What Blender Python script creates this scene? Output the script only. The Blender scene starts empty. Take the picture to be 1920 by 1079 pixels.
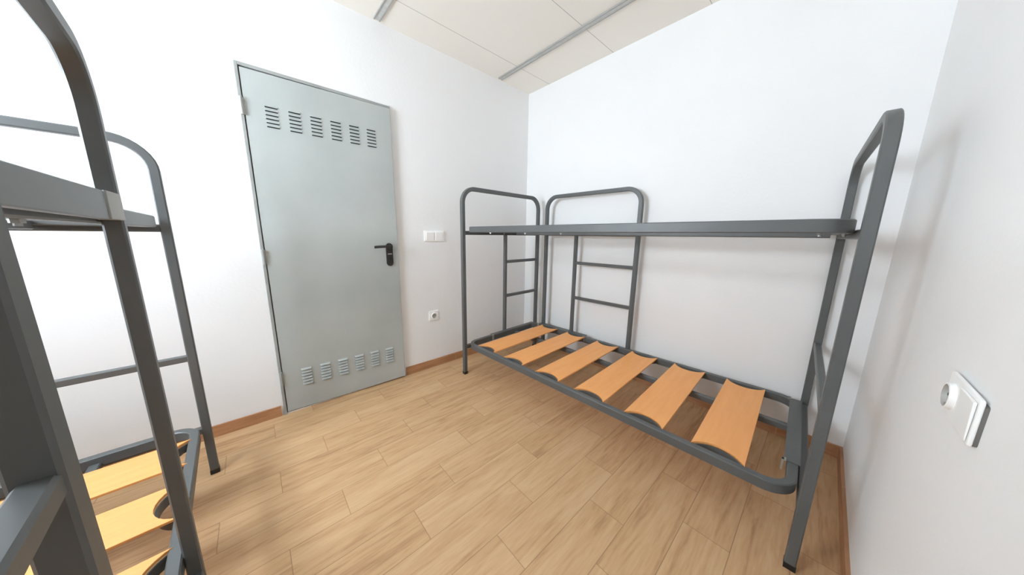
import bpy, bmesh, math
from mathutils import Vector, Matrix

S = bpy.context.scene
C = S.collection

# ------------------------------------------------------------------ camera
CAM_H = 1.13
yaw, pitch, roll = 0.72903, 0.18328, 0.01057
cy_, sy_ = math.cos(yaw), math.sin(yaw)
cp_, sp_ = math.cos(pitch), math.sin(pitch)
fwd = Vector((sy_ * cp_, cy_ * cp_, -sp_))
rt0 = Vector((cy_, -sy_, 0.0))
up0 = rt0.cross(fwd)
rt = math.cos(roll) * rt0 + math.sin(roll) * up0
up = -math.sin(roll) * rt0 + math.cos(roll) * up0
cam_data = bpy.data.cameras.new('camera')
cam_data.sensor_fit = 'HORIZONTAL'
cam_data.sensor_width = 36.0
cam_data.lens = 532.26 / 1920 * 36.0
cam_data.shift_x = (960 - 949.5) / 1920
cam_data.shift_y = 0.0
cam_data.clip_start = 0.01
cam = bpy.data.objects.new('camera', cam_data)
C.objects.link(cam)
cam.matrix_world = Matrix(((rt.x, up.x, -fwd.x, 0), (rt.y, up.y, -fwd.y, 0),
                           (rt.z, up.z, -fwd.z, CAM_H), (0, 0, 0, 1)))
S.camera = cam

# ------------------------------------------------------------------ light and exposure
world = bpy.data.worlds.new('world')
S.world = world
world.use_nodes = True
world.node_tree.nodes['Background'].inputs[0].default_value = (0.8, 0.9, 1.0, 1)
world.node_tree.nodes['Background'].inputs[1].default_value = 0.3
S.view_settings.view_transform = 'Standard'
S.view_settings.look = 'None'
S.view_settings.exposure = 0.32
S.view_settings.gamma = 1.0
S.view_settings.use_curve_mapping = False
S.cycles.max_bounces = 16
S.cycles.diffuse_bounces = 12
S.cycles.use_denoising = True
WINDOW_STRENGTH = 31.0

# ------------------------------------------------------------------ room sizes
XR, YB, YF, XL, H = 2.172, 2.134, -0.199, -1.32, 2.469
XA, YA = 0.42, -1.60                       # unseen recess left of XA, shaped to keep the left bed's near faces dark
DX0, DX1, DH = 0.037, 0.812, 1.983          # door frame outside
WIN = (0.85, 1.70, 1.15, 2.05)              # window in the left wall: y0 y1 z0 z1

# ------------------------------------------------------------------ materials
def new_mat(name, color, rough=0.6, metal=0.0, spec=0.5):
    m = bpy.data.materials.new(name)
    m.use_nodes = True
    b = m.node_tree.nodes['Principled BSDF']
    b.inputs['Base Color'].default_value = (*color, 1)
    b.inputs['Roughness'].default_value = rough
    b.inputs['Metallic'].default_value = metal
    b.inputs['Specular IOR Level'].default_value = spec
    return m

def nd(m, t, **kw):
    n = m.node_tree.nodes.new(t)
    for k, v in kw.items():
        setattr(n, k, v)
    return n

def lk(m, a, b):
    m.node_tree.links.new(a, b)

def math_node(m, op, a, b=None):
    n = nd(m, 'ShaderNodeMath', operation=op)
    for i, v in enumerate((a, b)):
        if v is None:
            continue
        if isinstance(v, (int, float)):
            n.inputs[i].default_value = v
        else:
            lk(m, v, n.inputs[i])
    return n.outputs[0]

def noisy(m, c1, c2, scale, detail=4, bump=0.0, bump_scale=None, dist=0.002, stretch=None):
    """colour varied between c1 and c2 by noise in object space, with a fine bump"""
    b = m.node_tree.nodes['Principled BSDF']
    tc = nd(m, 'ShaderNodeTexCoord')
    src = tc.outputs['Object']
    if stretch:
        mp = nd(m, 'ShaderNodeMapping')
        mp.inputs['Scale'].default_value = stretch
        lk(m, src, mp.inputs[0])
        src = mp.outputs[0]
    n = nd(m, 'ShaderNodeTexNoise')
    n.inputs['Scale'].default_value = scale
    n.inputs['Detail'].default_value = detail
    lk(m, src, n.inputs['Vector'])
    r = nd(m, 'ShaderNodeValToRGB')
    r.color_ramp.elements[0].position = 0.3
    r.color_ramp.elements[1].position = 0.7
    r.color_ramp.elements[0].color = (*c1, 1)
    r.color_ramp.elements[1].color = (*c2, 1)
    lk(m, n.outputs['Fac'], r.inputs[0])
    lk(m, r.outputs[0], b.inputs['Base Color'])
    if bump:
        n2 = nd(m, 'ShaderNodeTexNoise')
        n2.inputs['Scale'].default_value = bump_scale or scale * 8
        n2.inputs['Detail'].default_value = 3
        lk(m, tc.outputs['Object'], n2.inputs['Vector'])
        bp = nd(m, 'ShaderNodeBump')
        bp.inputs['Strength'].default_value = bump
        bp.inputs['Distance'].default_value = dist
        lk(m, n2.outputs['Fac'], bp.inputs['Height'])
        lk(m, bp.outputs[0], b.inputs['Normal'])
    return m

M = {}
M['wall'] = noisy(new_mat('white wall paint', (.85, .85, .85), .9, spec=.2),
                  (.83, .835, .838), (.86, .865, .868), 1.3, 3, .2, 70, .003)
M['metal'] = noisy(new_mat('grey powder coated steel', (.1, .1, .1), .42),
                   (.093, .098, .098), (.106, .111, .110), 6, 3, .08, 400, .0005)
M['bracket_lit'] = new_mat('bracket steel with painted light', (.30, .30, .28), .4)  # paler than the frame: light caught by the bracket facet, put into colour
M['galv'] = new_mat('zinc clip', (.42, .42, .40), .35, .6)
M['black'] = new_mat('black plastic', (.012, .012, .012), .4)
M['slat'] = noisy(new_mat('orange beech slat', (.75, .36, .13), .45),
                  (.88, .378, .115), (.93, .43, .14), 5, 4, .05, 60, .0005, (1.0, 9.0, 9.0))
M['door'] = noisy(new_mat('galvanised door sheet', (.4, .43, .43), .45),
                  (.38, .41, .40), (.455, .485, .47), 2.2, 5, .06, 25, .001)
M['door_frame'] = noisy(new_mat('grey door frame', (.33, .34, .33), .5),
                        (.29, .30, .29), (.37, .38, .37), 9, 4)
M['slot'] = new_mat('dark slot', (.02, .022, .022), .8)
M['handle'] = new_mat('black handle', (.018, .016, .015), .38)
M['plate'] = new_mat('white switch plastic', (.95, .95, .94), .3)
M['plate_gap'] = new_mat('grey plastic insert', (.42, .41, .39), .5)
M['socket_gap_shade'] = new_mat('dark socket gap shade', (.16, .15, .14), .6)  # dark colour stands in for shade in the gap behind the plate
M['strip'] = noisy(new_mat('ceiling strip', (.46, .47, .45), .5), (.50, .51, .49), (.60, .61, .59), 30, 3)
M['strip_edge'] = new_mat('ceiling strip edge', (.36, .36, .35), .5)
M['window_frame'] = new_mat('white window frame', (.8, .8, .8), .35)

def make_wood_floor():
    m = new_mat('wood look floor tiles', (.55, .36, .19), .55, spec=.2)
    b = m.node_tree.nodes['Principled BSDF']
    tc = nd(m, 'ShaderNodeTexCoord')
    sep = nd(m, 'ShaderNodeSeparateXYZ')
    lk(m, tc.outputs['Object'], sep.inputs[0])
    X, Y = sep.outputs[0], sep.outputs[1]
    PW, PL, Y0, X0 = .1515, .597, .534, .577
    v = math_node(m, 'DIVIDE', math_node(m, 'SUBTRACT', Y, Y0), PW)
    row = math_node(m, 'FLOOR', v)
    vf = math_node(m, 'SUBTRACT', v, row)
    r3 = math_node(m, 'FLOORED_MODULO', row, 3.0)
    off = math_node(m, 'ADD', math_node(m, 'MULTIPLY', r3, .2), X0)
    u = math_node(m, 'DIVIDE', math_node(m, 'SUBTRACT', X, off), PL)
    col = math_node(m, 'FLOOR', u)
    uf = math_node(m, 'SUBTRACT', u, col)
    comb = nd(m, 'ShaderNodeCombineXYZ')
    lk(m, row, comb.inputs[0]); lk(m, col, comb.inputs[1])
    wn = nd(m, 'ShaderNodeTexWhiteNoise', noise_dimensions='2D')
    lk(m, comb.outputs[0], wn.inputs['Vector'])
    rnd = wn.outputs['Value']
    # grain, long along x, shifted for each plank
    gx = math_node(m, 'ADD', math_node(m, 'MULTIPLY', X, 1.6), math_node(m, 'MULTIPLY', rnd, 37.0))
    gy = math_node(m, 'ADD', math_node(m, 'MULTIPLY', Y, 15.0), math_node(m, 'MULTIPLY', rnd, 11.0))
    gv = nd(m, 'ShaderNodeCombineXYZ')
    lk(m, gx, gv.inputs[0]); lk(m, gy, gv.inputs[1])
    n1 = nd(m, 'ShaderNodeTexNoise')
    n1.inputs['Scale'].default_value = 1.5; n1.inputs['Detail'].default_value = 6
    n1.inputs['Distortion'].default_value = 1.1
    lk(m, gv.outputs[0], n1.inputs['Vector'])
    n2 = nd(m, 'ShaderNodeTexNoise')
    n2.inputs['Scale'].default_value = 7.0; n2.inputs['Detail'].default_value = 5
    n2.inputs['Distortion'].default_value = .3
    lk(m, gv.outputs[0], n2.inputs['Vector'])
    f = math_node(m, 'ADD', math_node(m, 'MULTIPLY', n1.outputs['Fac'], .62),
                  math_node(m, 'MULTIPLY', n2.outputs['Fac'], .38))
    f = math_node(m, 'ADD', f, math_node(m, 'MULTIPLY', math_node(m, 'SUBTRACT', rnd, .5), .12))
    rp = nd(m, 'ShaderNodeValToRGB')
    e = rp.color_ramp.elements
    e[0].position = .30; e[0].color = (.39, .225, .115, 1)
    e[1].position = .66; e[1].color = (.61, .405, .23, 1)
    e2 = e.new(.46); e2.color = (.54, .335, .175, 1)
    lk(m, f, rp.inputs[0])
    # joints
    du = math_node(m, 'MULTIPLY', math_node(m, 'MINIMUM', uf, math_node(m, 'SUBTRACT', 1.0, uf)), PL)
    dv = math_node(m, 'MULTIPLY', math_node(m, 'MINIMUM', vf, math_node(m, 'SUBTRACT', 1.0, vf)), PW)
    d = math_node(m, 'MINIMUM', du, dv)
    jm = nd(m, 'ShaderNodeMapRange')
    jm.inputs['From Min'].default_value = .0006; jm.inputs['From Max'].default_value = .0018
    jm.inputs['To Min'].default_value = .6; jm.inputs['To Max'].default_value = 0.0
    lk(m, d, jm.inputs[0])
    mx = nd(m, 'ShaderNodeMix', data_type='RGBA')
    lk(m, jm.outputs[0], mx.inputs['Factor'])
    lk(m, rp.outputs[0], mx.inputs[6])
    mx.inputs[7].default_value = (.20, .115, .055, 1)
    lk(m, mx.outputs[2], b.inputs['Base Color'])
    bp = nd(m, 'ShaderNodeBump')
    bp.inputs['Strength'].default_value = .4; bp.inputs['Distance'].default_value = .001
    lk(m, math_node(m, 'SUBTRACT', math_node(m, 'MULTIPLY', n2.outputs['Fac'], .3), jm.outputs[0]), bp.inputs['Height'])
    lk(m, bp.outputs[0], b.inputs['Normal'])
    return m

def make_skirting():
    m = new_mat('terracotta wood tile skirting', (.5, .27, .13), .45)
    b = m.node_tree.nodes['Principled BSDF']
    tc = nd(m, 'ShaderNodeTexCoord')
    mp = nd(m, 'ShaderNodeMapping')
    mp.inputs['Scale'].default_value = (2.0, 2.0, 16.0)
    lk(m, tc.outputs['Object'], mp.inputs[0])
    n = nd(m, 'ShaderNodeTexNoise')
    n.inputs['Scale'].default_value = 3; n.inputs['Detail'].default_value = 5
    lk(m, mp.outputs[0], n.inputs['Vector'])
    r = nd(m, 'ShaderNodeValToRGB')
    r.color_ramp.elements[0].position = .3; r.color_ramp.elements[0].color = (.36, .17, .08, 1)
    r.color_ramp.elements[1].position = .7; r.color_ramp.elements[1].color = (.50, .265, .135, 1)
    lk(m, n.outputs['Fac'], r.inputs[0])
    sep = nd(m, 'ShaderNodeSeparateXYZ')
    lk(m, tc.outputs['Object'], sep.inputs[0])
    s = math_node(m, 'ADD', sep.outputs[0], sep.outputs[1])
    u = math_node(m, 'DIVIDE', math_node(m, 'SUBTRACT', s, .42), .597)
    uf = math_node(m, 'FRACT', u)
    d = math_node(m, 'MULTIPLY', math_node(m, 'MINIMUM', uf, math_node(m, 'SUBTRACT', 1.0, uf)), .597)
    j = math_node(m, 'MULTIPLY', math_node(m, 'LESS_THAN', d, .0015), .6)
    mx = nd(m, 'ShaderNodeMix', data_type='RGBA')
    lk(m, j, mx.inputs['Factor']); lk(m, r.outputs[0], mx.inputs[6])
    mx.inputs[7].default_value = (.62, .45, .30, 1)
    lk(m, mx.outputs[2], b.inputs['Base Color'])
    return m

def make_ceiling():
    m = new_mat('beige ceiling panels', (.74, .69, .61), .9, spec=.2)
    b = m.node_tree.nodes['Principled BSDF']
    tc = nd(m, 'ShaderNodeTexCoord')
    n = nd(m, 'ShaderNodeTexNoise')
    n.inputs['Scale'].default_value = 2.0; n.inputs['Detail'].default_value = 3
    lk(m, tc.outputs['Object'], n.inputs['Vector'])
    r = nd(m, 'ShaderNodeValToRGB')
    r.color_ramp.elements[0].position = .3; r.color_ramp.elements[0].color = (.855, .825, .76, 1)
    r.color_ramp.elements[1].position = .7; r.color_ramp.elements[1].color = (.88, .85, .79, 1)
    lk(m, n.outputs['Fac'], r.inputs[0])
    sep = nd(m, 'ShaderNodeSeparateXYZ')
    lk(m, tc.outputs['Object'], sep.inputs[0])
    v = math_node(m, 'FRACT', math_node(m, 'DIVIDE', math_node(m, 'SUBTRACT', sep.outputs[1], 1.878), .612))
    d = math_node(m, 'MULTIPLY', math_node(m, 'MINIMUM', v, math_node(m, 'SUBTRACT', 1.0, v)), .612)
    j = math_node(m, 'MULTIPLY', math_node(m, 'LESS_THAN', d, .0022), .65)
    mx = nd(m, 'ShaderNodeMix', data_type='RGBA')
    lk(m, j, mx.inputs['Factor']); lk(m, r.outputs[0], mx.inputs[6])
    mx.inputs[7].default_value = (.33, .30, .26, 1)
    lk(m, mx.outputs[2], b.inputs['Base Color'])
    return m

M['floor'] = make_wood_floor()
M['skirting'] = make_skirting()
M['ceiling'] = make_ceiling()
em = bpy.data.materials.new('daylight pane')
em.use_nodes = True
em.node_tree.nodes.clear()
_e = nd(em, 'ShaderNodeEmission')
_e.inputs[0].default_value = (.84, .96, 1.07, 1)
_e.inputs[1].default_value = WINDOW_STRENGTH
_o = nd(em, 'ShaderNodeOutputMaterial')
lk(em, _e.outputs[0], _o.inputs[0])
M['pane'] = em

# ------------------------------------------------------------------ mesh helpers
def box(bm, x0, x1, y0, y1, z0, z1, mi=0):
    vs = [bm.verts.new((x, y, z)) for x in (x0, x1) for y in (y0, y1) for z in (z0, z1)]
    for f in ((0, 1, 3, 2), (4, 6, 7, 5), (0, 4, 5, 1), (2, 3, 7, 6), (0, 2, 6, 4), (1, 5, 7, 3)):
        bm.faces.new([vs[i] for i in f]).material_index = mi
    return vs

def prism(bm, pts, axis, a0, a1, mi=0):
    """polygon pts in the two other axes, extruded along axis"""
    def mk(p, a):
        q = list(p); q.insert(axis, a)
        return bm.verts.new(q)
    A = [mk(p, a0) for p in pts]; B = [mk(p, a1) for p in pts]
    n = len(pts)
    fs = [bm.faces.new(A[::-1]), bm.faces.new(B)]
    for i in range(n):
        fs.append(bm.faces.new((A[i], A[(i + 1) % n], B[(i + 1) % n], B[i])))
    for f in fs:
        f.material_index = mi

def cyl(bm, c, axis, r, length, n=16, mi=0):
    pts = [(r * math.cos(2 * math.pi * i / n), r * math.sin(2 * math.pi * i / n)) for i in range(n)]
    o = [k for k in range(3) if k != axis]
    prism(bm, [(p[0] + c[o[0]], p[1] + c[o[1]]) for p in pts], axis, c[axis], c[axis] + length, mi)

def sweep(bm, pts, n, w, d, closed=False, cham=.0035, mi=0):
    """rectangular tube: w across in the plane of the path, d along the plane normal n"""
    n = Vector(n).normalized()
    P = [Vector(p) for p in pts]
    a, b, c = w / 2, d / 2, cham
    prof = [(a - c, b), (a, b - c), (a, -b + c), (a - c, -b), (-a + c, -b), (-a, -b + c), (-a, b - c), (-a + c, b)]
    rings = []
    N = len(P)
    for i in range(N):
        if closed:
            t0, t1 = P[i] - P[i - 1], P[(i + 1) % N] - P[i]
        else:
            t0 = P[i] - P[i - 1] if i else P[1] - P[0]
            t1 = P[i + 1] - P[i] if i < N - 1 else P[i] - P[i - 1]
        t0.normalize(); t1.normalize()
        t = (t0 + t1).normalized()
        s = n.cross(t)
        k = 1 / max(.3, t.dot(t0))
        rings.append([bm.verts.new(P[i] + s * (u * k) + n * v) for u, v in prof])
    m = len(prof)
    for i in range(N if closed else N - 1):
        A, B = rings[i], rings[(i + 1) % N]
        for j in range(m):
            bm.faces.new((A[j], A[(j + 1) % m], B[(j + 1) % m], B[j])).material_index = mi
    if not closed:
        bm.faces.new(rings[0][::-1]).material_index = mi
        bm.faces.new(rings[-1]).material_index = mi

def corner(c, r, a0, a1, n=9):
    return [(c[0] + r * math.cos(math.radians(a0 + (a1 - a0) * i / n)),
             c[1] + r * math.sin(math.radians(a0 + (a1 - a0) * i / n))) for i in range(n + 1)]

def obj(name, bm, mats, parent=None, smooth=True, bevel=0):
    bmesh.ops.recalc_face_normals(bm, faces=bm.faces)
    me = bpy.data.meshes.new(name)
    bm.to_mesh(me); bm.free()
    for m in (mats if isinstance(mats, (list, tuple)) else [mats]):
        me.materials.append(m)
    if smooth:
        for p in me.polygons:
            p.use_smooth = True
        me.set_sharp_from_angle(angle=math.radians(24))
    o = bpy.data.objects.new(name, me)
    C.objects.link(o)
    if parent:
        o.parent = parent
    if bevel:
        md = o.modifiers.new('bevel', 'BEVEL')
        md.width = bevel; md.segments = 2; md.limit_method = 'ANGLE'
    return o

def thing(name, label, cat, loc=(0, 0, 0), rz=0, group=None):
    o = bpy.data.objects.new(name, None)
    o.empty_display_size = .1
    C.objects.link(o)
    o.location = loc; o.rotation_euler = (0, 0, rz)
    o['label'] = label; o['category'] = cat
    if group:
        o['group'] = group
    return o

def struct(name, bm, mats, label, cat, **kw):
    o = obj(name, bm, mats, **kw)
    o['kind'] = 'structure'; o['label'] = label; o['category'] = cat
    return o

# ------------------------------------------------------------------ room shell
T = .12
bm = bmesh.new(); box(bm, XL - T, XR + T, YA - T, YB + T, -.1, 0)
struct('floor', bm, M['floor'], 'honey brown wood look floor tiles laid in staggered rows', 'floor', smooth=False)
bm = bmesh.new(); box(bm, XL - T, XR + T, YA - T, YB + T, H, H + .1)
struct('ceiling', bm, M['ceiling'], 'beige panel ceiling with thin dark joints', 'ceiling', smooth=False)

bm = bmesh.new()                                  # wall with the door opening
OX0, OX1, OZ = DX0 + .004, DX1 - .004, DH - .004
box(bm, XL - T, OX0, YB, YB + T, 0, H)
box(bm, OX1, XR + T, YB, YB + T, 0, H)
box(bm, OX0, OX1, YB, YB + T, OZ, H)
struct('wall_back', bm, M['wall'], 'white wall that holds the grey metal door', 'wall', smooth=False)
bm = bmesh.new(); box(bm, XR, XR + T, YF, YB, 0, H)
struct('wall_right', bm, M['wall'], 'long bright white wall behind the bunk bed with the full slat row', 'wall', smooth=False)
bm = bmesh.new(); box(bm, XA, XR + T, YF - T, YF, 0, H); box(bm, XA, XA + T, YA, YF - T, 0, H)
box(bm, XL - T, XA + T, YA - T, YA, 0, H)  # unseen end wall, set back so less light bounces onto the left bed
struct('wall_front', bm, M['wall'], 'white wall at the right edge with bed shadows and a double socket', 'wall', smooth=False)
bm = bmesh.new()
y0, y1, z0, z1 = WIN
box(bm, XL - T, XL, YA, y0, 0, H); box(bm, XL - T, XL, y1, YB, 0, H)
box(bm, XL - T, XL, y0, y1, 0, z0); box(bm, XL - T, XL, y0, y1, z1, H)
struct('wall_left', bm, M['wall'], 'white wall with the window, beside the left bunk bed', 'wall', smooth=False)

BB, BT = .066, .011
bm = bmesh.new()
box(bm, XL, DX0 - .012, YB - BT, YB, 0, BB); box(bm, DX1 + .012, XR, YB - BT, YB, 0, BB)
struct('baseboard_back', bm, M['skirting'], 'reddish brown tile skirting on both sides of the grey door', 'baseboard', smooth=False)
bm = bmesh.new(); box(bm, XR - BT, XR, YF + BT, YB - BT, 0, BB)
struct('baseboard_right', bm, M['skirting'], 'reddish brown tile skirting along the wall behind the right bunk bed', 'baseboard', smooth=False)
bm = bmesh.new(); box(bm, XA, XR, YF, YF + BT, 0, BB); box(bm, XA - BT, XA, YA + BT, YF + BT, 0, BB); box(bm, XL, XA, YA, YA + BT, 0, BB)
struct('baseboard_front', bm, M['skirting'], 'tile skirting under the wall with the double socket', 'baseboard', smooth=False)
bm = bmesh.new(); box(bm, XL, XL + BT, YA + BT, YB - BT, 0, BB)
struct('baseboard_left', bm, M['skirting'], 'tile skirting under the window wall', 'baseboard', smooth=False)

# ceiling strips
def strip(name, x, label):
    bm = bmesh.new()
    w = .017
    y1 = YB - .026
    box(bm, x - w, x + w, YF, y1, H - .007, H, 0)
    for s in (-1, 1):
        box(bm, x + s * w - .0035, x + s * w + .0035, YF, y1, H - .010, H, 1)
    struct(name, bm, [M['strip'], M['strip_edge']], label, 'ceiling strip', smooth=False)
strip('trim_1', .757, 'short grey metal ceiling strip above the door, cut off by the top edge')
strip('trim_2', 1.784, 'long grey metal ceiling strip running out from the corner')

# window (in the wall beyond the left edge of the photo)
win = thing('window_1', 'white framed window in the wall beside the left bunk bed', 'window', (XL, (y0 + y1) / 2, z0))
win['kind'] = 'structure'
bm = bmesh.new()
hy = (y1 - y0) / 2; hz = z1 - z0
for a, b, c, d in ((-hy, hy, 0, .05), (-hy, hy, hz - .05, hz), (-hy, -hy + .05, .05, hz - .05), (hy - .05, hy, .05, hz - .05), (-.02, .02, .05, hz - .05)):
    box(bm, -.08, -.03, a, b, c, d)
obj('window_frame', bm, M['window_frame'], win, smooth=False)
bm = bmesh.new(); box(bm, -.065, -.06, -hy + .05, hy - .05, .05, hz - .05)
obj('window_pane', bm, M['pane'], win, smooth=False)

# ------------------------------------------------------------------ door
door = thing('door_1', 'tall grey metal door with rows of louvre slots and a black handle', 'door', (DX0, YB, 0))
door['kind'] = 'structure'
DW = DX1 - DX0
bm = bmesh.new()
for a, b, c, d in ((0, .014, 0, DH), (DW - .014, DW, 0, DH), (.014, DW - .014, DH - .016, DH)):
    box(bm, a, b, -.012, .08, c, d)
for a, b, c, d in ((.014, .026, 0, DH - .016), (DW - .026, DW - .014, 0, DH - .016), (.026, DW - .026, DH - .028, DH - .016)):
    box(bm, a, b, .028, .08, c, d)               # rebate the leaf closes on
obj('door_frame', bm, M['door_frame'], door, smooth=False, bevel=.0015)
bm = bmesh.new(); box(bm, 0, DW, .081, .085, 0, DH)
obj('backing_sheet', bm, M['door_frame'], door, smooth=False)
bm = bmesh.new(); box(bm, .014, DW - .014, -.004, .08, 0, .006)  # white strip paints in the line of light at the door bottom
o = obj('threshold', bm, M['plate'], door, smooth=False); o['label'] = 'threshold strip, pale in place of light under the door'

LW, LZ0, LZ1 = DW - .025, .012, DH - .017
leaf_bm = bmesh.new(); box(leaf_bm, 0, LW, -.006, .02, LZ0, LZ1 - .004)
leaf = obj('door_leaf', leaf_bm, M['door'], door, smooth=False, bevel=.002)
leaf.location = (.0185, -.002, 0)
leaf.rotation_euler = (0, 0, -math.radians(1.6))

def louvre(x, ztop, name, lip, dep):
    bm = bmesh.new()
    w, n, p, hh = .058, 6, .0198, .0095
    for i in range(n):
        z = -i * p
        # hood: upper edge flush, lower lip standing proud; opening faces down
        a = [bm.verts.new(v) for v in ((0, 0, z), (w, 0, z), (w - .003, -dep, z - hh), (.003, -dep, z - hh))]
        b = [bm.verts.new(v) for v in ((0, 0, z - hh), (w, 0, z - hh))]
        bm.faces.new((a[0], a[3], a[2], a[1]))
        bm.faces.new((a[0], b[0], a[3])); bm.faces.new((a[1], a[2], b[1]))
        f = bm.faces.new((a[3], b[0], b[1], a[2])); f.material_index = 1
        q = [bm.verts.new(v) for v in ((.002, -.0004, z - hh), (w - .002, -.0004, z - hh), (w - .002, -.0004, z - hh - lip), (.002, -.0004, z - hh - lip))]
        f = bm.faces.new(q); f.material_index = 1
    o = obj(name, bm, [M['door'], M['slot']], leaf, smooth=False)
    o.location = (x - DX0 - .0185, -.0062, ztop)
for i in range(6):
    louvre(.137 + .1018 * i, 1.807, 'louvre_vent', .0045, .0065)
for i in range(6):
    louvre(.147 + .1035 * i, .278, 'louvre_vent', .0004, .0105)

for z in (1.732, .95, .20):
    bm = bmesh.new()
    cyl(bm, (.008, -.016, z), 2, .0075, .085, 14)
    box(bm, .008, .019, -.0135, -.006, z + .002, z + .083)
    o = obj('hinge', bm, M['door_frame'] if z != 1.732 else M['galv'], door)

hx, hz0, hz1 = .742 - DX0 - .0185, .899, 1.064
bm = bmesh.new()                                  # escutcheon with round ends
r = .0235
prism(bm, corner((hx, hz1 - r), r, 0, 180, 12) + corner((hx, hz0 + r), r, 180, 360, 12), 1, -.0155, -.0062)
plate = obj('handle_plate', bm, M['handle'], leaf, bevel=.0015)
bm = bmesh.new()
cyl(bm, (hx, -.055, 1.04), 1, .011, .0395, 18)
sweep(bm, [(hx + .010, -.052, 1.041), (hx - .03, -.055, 1.0415), (hx - .07, -.056, 1.0405), (hx - .098, -.054, 1.039), (hx - .110, -.049, 1.0375)],
      (0, 0, 1), .013, .018, cham=.005)
obj('lever', bm, M['handle'], plate)
bm = bmesh.new()
box(bm, hx - .014, hx + .014, -.0172, -.0150, .983, .989)
obj('plate_ridge', bm, M['plate_gap'], plate, smooth=False)
bm = bmesh.new()
cyl(bm, (hx, -.0185, .957), 1, .0085, .004, 16); box(bm, hx - .004, hx + .004, -.0182, -.0150, .935, .957)
obj('key_cylinder', bm, M['black'], plate)

# ------------------------------------------------------------------ switch and sockets
def rrect(x0, x1, z0, z1, r=.006):
    return corner((x1 - r, z1 - r), r, 0, 90, 4) + corner((x0 + r, z1 - r), r, 90, 180, 4) + \
        corner((x0 + r, z0 + r), r, 180, 270, 4) + corner((x1 - r, z0 + r), r, 270, 360, 4)

sw = thing('light_switch', 'white double light switch on the wall between grey door and bed', 'light switch', (1.115, YB, 1.114))
bm = bmesh.new(); prism(bm, rrect(-.087, .087, -.042, .042), 1, -.008, 0)
obj('switch_frame', bm, M['plate'], sw, bevel=.0015)
for cx in (-.042, .042):
    bm = bmesh.new()
    prism(bm, [(-.0085, -.031), (-.0085, .031), (-.0165, .031), (-.0105, -.031)], 0, cx - .032, cx + .032)
    obj('rocker', bm, M['plate'], sw, smooth=False, bevel=.001)

def socket_well(bm, cx, cz, r=.0205, y=-.0142):
    n = 28
    def ring(rr, yy):
        return [bm.verts.new((cx + rr * math.cos(2 * math.pi * i / n), yy, cz + rr * math.sin(2 * math.pi * i / n))) for i in range(n)]
    w = ring(r + .0042, y + .0068); o = ring(r + .003, y - .001); i1 = ring(r, y - .0015); i2 = ring(r - .002, y + .005)
    for A, B, mi in ((w, o, 0), (o, i1, 0), (i1, i2, 1)):
        for k in range(n):
            bm.faces.new((A[k], A[(k + 1) % n], B[(k + 1) % n], B[k])).material_index = mi
    bm.faces.new(i2).material_index = 1
    for s in (-.0095, .0095):
        cyl(bm, (cx + s, y + .0035, cz), 1, .0028, .0025, 10, 2)
    for s in (-1, 1):
        box(bm, cx - .003, cx + .003, y + .001, y + .0048, cz + s * (r - .004) - .002, cz + s * (r - .004) + .002, 3)

so = thing('wall_socket', 'white single wall socket low on the wall right of the door', 'socket', (1.084, YB, .455))
bm = bmesh.new(); prism(bm, rrect(-.042, .042, -.042, .042), 1, -.008, 0)
obj('socket_frame', bm, M['plate'], so, bevel=.0015)
bm = bmesh.new(); socket_well(bm, 0, 0)
obj('socket_insert', bm, [M['plate'], M['plate_gap'], M['slot'], M['galv']], so)

so = thing('wall_socket', 'white double socket plate on the right edge wall, standing off the wall', 'socket', (.886, YF, .848), math.pi)
bm = bmesh.new(); prism(bm, rrect(-.0765, .0765, -.038, .031, .004), 1, -.0045, 0)
obj('gap_shade_plate', bm, M['socket_gap_shade'], so)  # dark sheet added where the gap to the wall is in shade
bm = bmesh.new(); prism(bm, rrect(-.078, .078, -.040, .040), 1, -.0095, -.0045)
obj('socket_frame', bm, M['plate'], so, bevel=.0015)
bm = bmesh.new(); socket_well(bm, -.040, 0, y=-.0157)
obj('socket_insert', bm, [M['plate'], M['plate_gap'], M['slot'], M['galv']], so)
bm = bmesh.new(); prism(bm, [(-.0102, -.033), (-.0102, .033), (-.014, .033), (-.012, -.033)], 0, .004, .073)
obj('rocker', bm, M['plate'], so, smooth=False, bevel=.001)

# ------------------------------------------------------------------ bunk beds
# bed space: x from the aisle leg to the far leg, y = 0 at the door end down to -L, z up
L, ZT, TB = 1.915, 1.467, .030
Z_UP, Z_LOW = 1.187, .280                          # tops of the two bed bases
RING_H, RING_W = .042, .030
R1, R2 = .899, .594
RB = .105

def frame_space(root, origin, ang):
    """part local frame -> bed space matrix"""
    return Matrix.Translation(Vector(origin)) @ Matrix.Rotation(ang, 4, 'Z')

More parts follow.
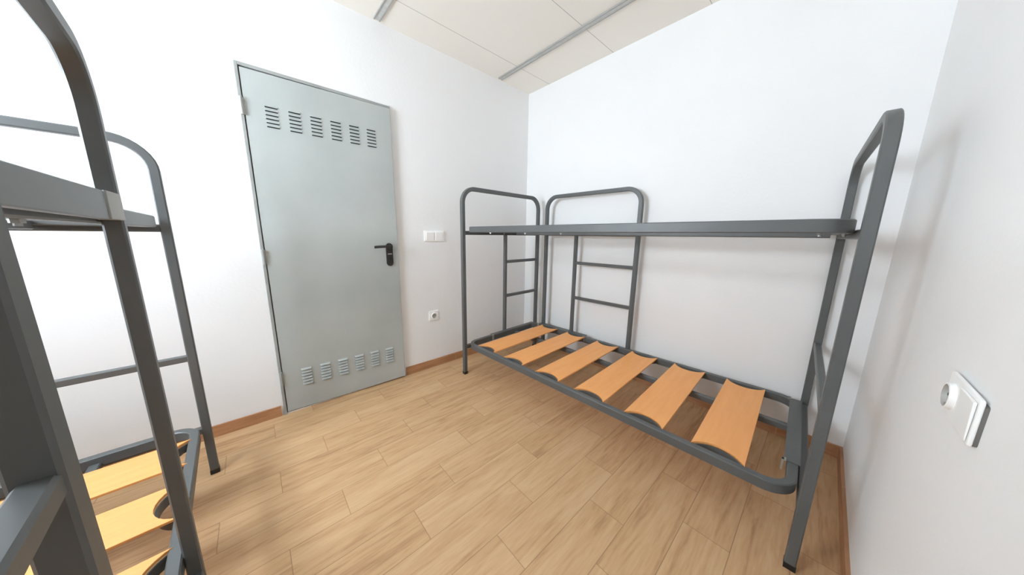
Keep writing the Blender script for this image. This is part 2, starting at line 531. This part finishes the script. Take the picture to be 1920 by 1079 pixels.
def arch_frame(root, name, W, mtx, ladder, zt=ZT, plate=None, shift=(0, 0), zup=None, up_bar=True, label=None, uw=.027, utop=Z_UP - .06, twist=0.0, zlo=Z_LOW - .050):
    """bent tube arch in its own x-z plane, first leg at x=0, second at x=W; ladder = x of inner upright"""
    def put(o):
        o.matrix_local = Matrix.Identity(4)
        return o
    bm = bmesh.new()
    p = [(0, .02)] + [(0, .4), (0, .9)] + corner((RB, zt - RB), RB, 180, 90) + corner((W - RB, zt - RB), RB, 90, 0) + [(W, .9), (W, .4), (W, .02)]
    sweep(bm, [(x, 0, z) for x, z in p], (0, 1, 0), TB, TB)
    arch = obj(name, bm, M['metal'], root)
    arch.matrix_local = mtx
    if label:
        arch['label'] = label
    for x in (0, W):
        bm = bmesh.new(); box(bm, x - .0158, x + .0158, -.0158, .0158, 0, .022)
        obj('foot_cap', bm, M['black'], arch, smooth=False, bevel=.001)
    h = TB / 2
    for zc, ok in ((zlo, True), (Z_UP - .045, up_bar)):
        if not ok:
            continue
        bm = bmesh.new()
        sweep(bm, [(h, 0, zc), (W - h, 0, zc)], (0, 1, 0), .030, .028)
        obj('crossbar', bm, M['metal'], arch)
    if ladder is not None:
        bm = bmesh.new()
        sweep(bm, [(ladder, 0, zlo + .015), (ladder, 0, utop)], (math.sin(twist), math.cos(twist), 0), uw, uw + .001)
        obj('ladder_upright', bm, M['metal'], arch)
        for z in (R1, R2):
            bm = bmesh.new()
            sweep(bm, [(ladder + .0135, 0, z), (W - h, 0, z)], (0, 1, 0), .025, .025)
            obj('ladder_rung', bm, M['metal'], arch)
    else:
        bm = bmesh.new()
        sweep(bm, [(h, 0, R2 - .010), (W - h, 0, R2 - .010)], (0, 1, 0), .027, .025)
        obj('stretcher', bm, M['metal'], arch)
    return arch

def ring_path(x0, x1, y0, y1, r):
    return corner((x1 - r, y1 - r), r, 0, 90) + corner((x0 + r, y1 - r), r, 90, 180) + \
        corner((x0 + r, y0 + r), r, 180, 270) + corner((x1 - r, y0 + r), r, 270, 360)

SLAT_Y = [-.238, -.522, -.812, -1.098, -1.383, -1.669]
SLAT_W = .176

def bed_base(root, name, x0, x1, ztop, slats):
    """rounded tube ring with slats held in bowed steel strips"""
    y1, y0 = -.018, -L + .018
    w = RING_W / 2
    bm = bmesh.new()
    sweep(bm, [(x, y, ztop - RING_H / 2) for x, y in ring_path(x0 + w, x1 - w, y0 + w, y1 - w, .078)], (0, 0, 1), RING_W, RING_H, closed=True)
    base = obj(name, bm, M['metal'], root)
    xi0, xi1 = x0 + RING_W, x1 - RING_W
    # centre beam under the slats
    cb = x0 + .545
    bm = bmesh.new()
    sweep(bm, [(cb, y1 - RING_W, ztop - .041), (cb, y0 + RING_W, ztop - .041)], (0, 0, 1), .030, .030)
    obj('centre_beam', bm, M['metal'], base)
    sag, hw = .058, SLAT_W / 2
    R = (hw * hw + sag * sag) / (2 * sag)
    half = math.asin(hw / R)
    N = 12
    for yc in (SLAT_Y if slats else []):
        # curve of the slat end, bowing inwards
        cur = []
        for i in range(N + 1):
            a = -half + 2 * half * i / N
            cur.append((R * math.cos(a) - (R - sag), R * math.sin(a)))
        bm = bmesh.new()
        near = [(xi0 - .010 + dx, yc + dy) for dx, dy in cur]
        far = [(xi1 + .010 - dx, yc + dy) for dx, dy in cur][::-1]
        prism(bm, near + far, 2, ztop - .006, ztop + .003)
        obj('slat', bm, M['slat'], base, smooth=False, bevel=.0015)
        for xe, sg in ((xi0 + .001, 1), (xi1 - .001, -1)):
            bm = bmesh.new()
            sweep(bm, [(xe - sg * .014 + sg * dx, yc + dy, ztop - .024) for dx, dy in cur if True], (0, 0, 1), .004, .032, cham=.0005)
            obj('slat_holder', bm, M['metal'], base)
    return base

def clamp(base, axis, a0, a1, edge, inner, ztop):
    """flat plate lying over the ring and the frame crossbar, with a hook clip at each end"""
    bm = bmesh.new()
    lo, hi = min(edge, inner), max(edge, inner)
    t0, t1 = ztop + .0005, ztop + .0035
    if axis == 0:
        box(bm, a0, a1, lo, hi, t0, t1)
    else:
        box(bm, lo, hi, a0, a1, t0, t1)
    p = obj('clamp_plate', bm, M['metal'], base, smooth=False)
    sg = 1 if inner > edge else -1
    for a in (a0, a1):
        bm = bmesh.new()
        q = [(inner - sg * .006, a - .011, a + .011, ztop + .0038, ztop + .0065),
             (inner, a - .008, a + .008, ztop - .040, ztop + .0065)]
        for k, (e, u, v, z0, z1) in enumerate(q):
            l, h = (min(e, e + sg * .006), max(e, e + sg * .006)) if k else (min(e, e + sg * .012), max(e, e + sg * .012))
            if axis == 0:
                box(bm, u, v, l, h, z0, z1)
            else:
                box(bm, l, h, u, v, z0, z1)
        obj('hook_clip', bm, M['galv'], base, smooth=False)

def bolts(base, pts, z):
    for x, y in pts:
        bm = bmesh.new()
        cyl(bm, (x, y, z - .006), 2, .007, .007, 6); cyl(bm, (x, y, z - .010), 2, .004, .005, 10)
        obj('bolt', bm, M['galv'], base, smooth=False)

# ---- right bunk bed
W = .871
rb = thing('bunk_bed', 'dark grey metal bunk bed along the right wall, its orange slats all in view', 'bunk bed', (1.203, 1.8455, 0), .0385, 'grey metal bunk beds')
arch_frame(rb, 'end_frame', W, Matrix.Translation((0, 0, 0)), .443)
arch_frame(rb, 'end_frame', W, Matrix.Translation((0, -L, 0)), None)
# extra ladder frame on the wall side, parallel to the long side
arch_frame(rb, 'side_frame', .836, Matrix.Translation((W - .014, -.120, 0)) @ Matrix.Rotation(-math.pi / 2, 4, 'Z'), .836 - .515,
           label='ladder frame standing on the wall side of the bed')
up_base = bed_base(rb, 'upper_base', 0.0, W - .034, Z_UP, False)
low_base = bed_base(rb, 'lower_base', 0.0, W - .034, Z_LOW, True)
clamp(low_base, 0, .18, .80, -L + .012, -L + .058, Z_LOW)
clamp(low_base, 0, .26, .80, -.012, -.048, Z_LOW)
clamp(low_base, 1, -.60, -.10, W - .010, W - .064, Z_LOW)
bolts(up_base, [(.016, -.30), (.016, -.62), (.016, -.88), (.22, -L + .03), (.05, -L + .09), (.40, -.03)], Z_UP - RING_H)

# ---- left bunk bed (mirrored across the aisle)
lb = thing('bunk_bed', 'dark grey metal bunk bed at the left edge, close up and cropped', 'bunk bed', (-.250, 1.797, 0), .0411, 'grey metal bunk beds')
mir = Matrix.Translation((0, 0, 0)) @ Matrix.Rotation(math.pi, 4, 'Z')
arch_frame(lb, 'end_frame', W, mir, None)
arch_frame(lb, 'end_frame', W, Matrix.Translation((0, -L, 0)) @ mir, .443)
ub = bed_base(lb, 'upper_base', -W + .034, -.012, Z_UP, False)
lw = bed_base(lb, 'lower_base', -W + .034, -.012, Z_LOW, True)
bolts(ub, [(-.03, -.55), (-.03, -1.05), (-.03, -1.35)], Z_UP - RING_H)

# aisle-side ladder frame: legs given in room coordinates
A = Vector((-.2160, 1.035, 0)); CL = Vector((-.1676, .4525, 0))
dv = (CL - A); SP = dv.length
ang = math.atan2(dv.y, dv.x)
lbm = Matrix.Translation(lb.location) @ Matrix.Rotation(.0411, 4, 'Z')
local = lbm.inverted() @ Matrix.Translation(A) @ Matrix.Rotation(ang, 4, 'Z')
SW = SP + .40
sf = arch_frame(lb, 'side_frame', SW, local, SP, up_bar=False, zlo=.195, uw=.030, utop=1.152, twist=ang + math.pi / 2, label='ladder frame clamped to the aisle side of the bed')
# upper crossbar as a flat deep rail ending short of the far leg, and the bracket that grips the leg
bm = bmesh.new()
prism(bm, [(.112, 1.151), (SW - .016, 1.151), (SW - .016, 1.181), (.112, 1.205)], 1, -.003, .010)
obj('crossbar', bm, M['metal'], sf, smooth=False, bevel=.002)
bm = bmesh.new()
# plan outline (x along the frame, y = towards the aisle is +y here)
prism(bm, [(.108, .009), (.050, -.012), (.0175, -.019), (-.0175, -.019), (-.0175, -.0165), (.016, -.0165), (.016, .0165), (.0175, .0185), (.055, .0165), (.108, .0125)], 2, 1.152, 1.206)
o = obj('clamp_bracket', bm, M['bracket_lit'], sf, smooth=False, bevel=.001)
o['label'] = 'bracket folded around the leg, its paler grey standing in for light'
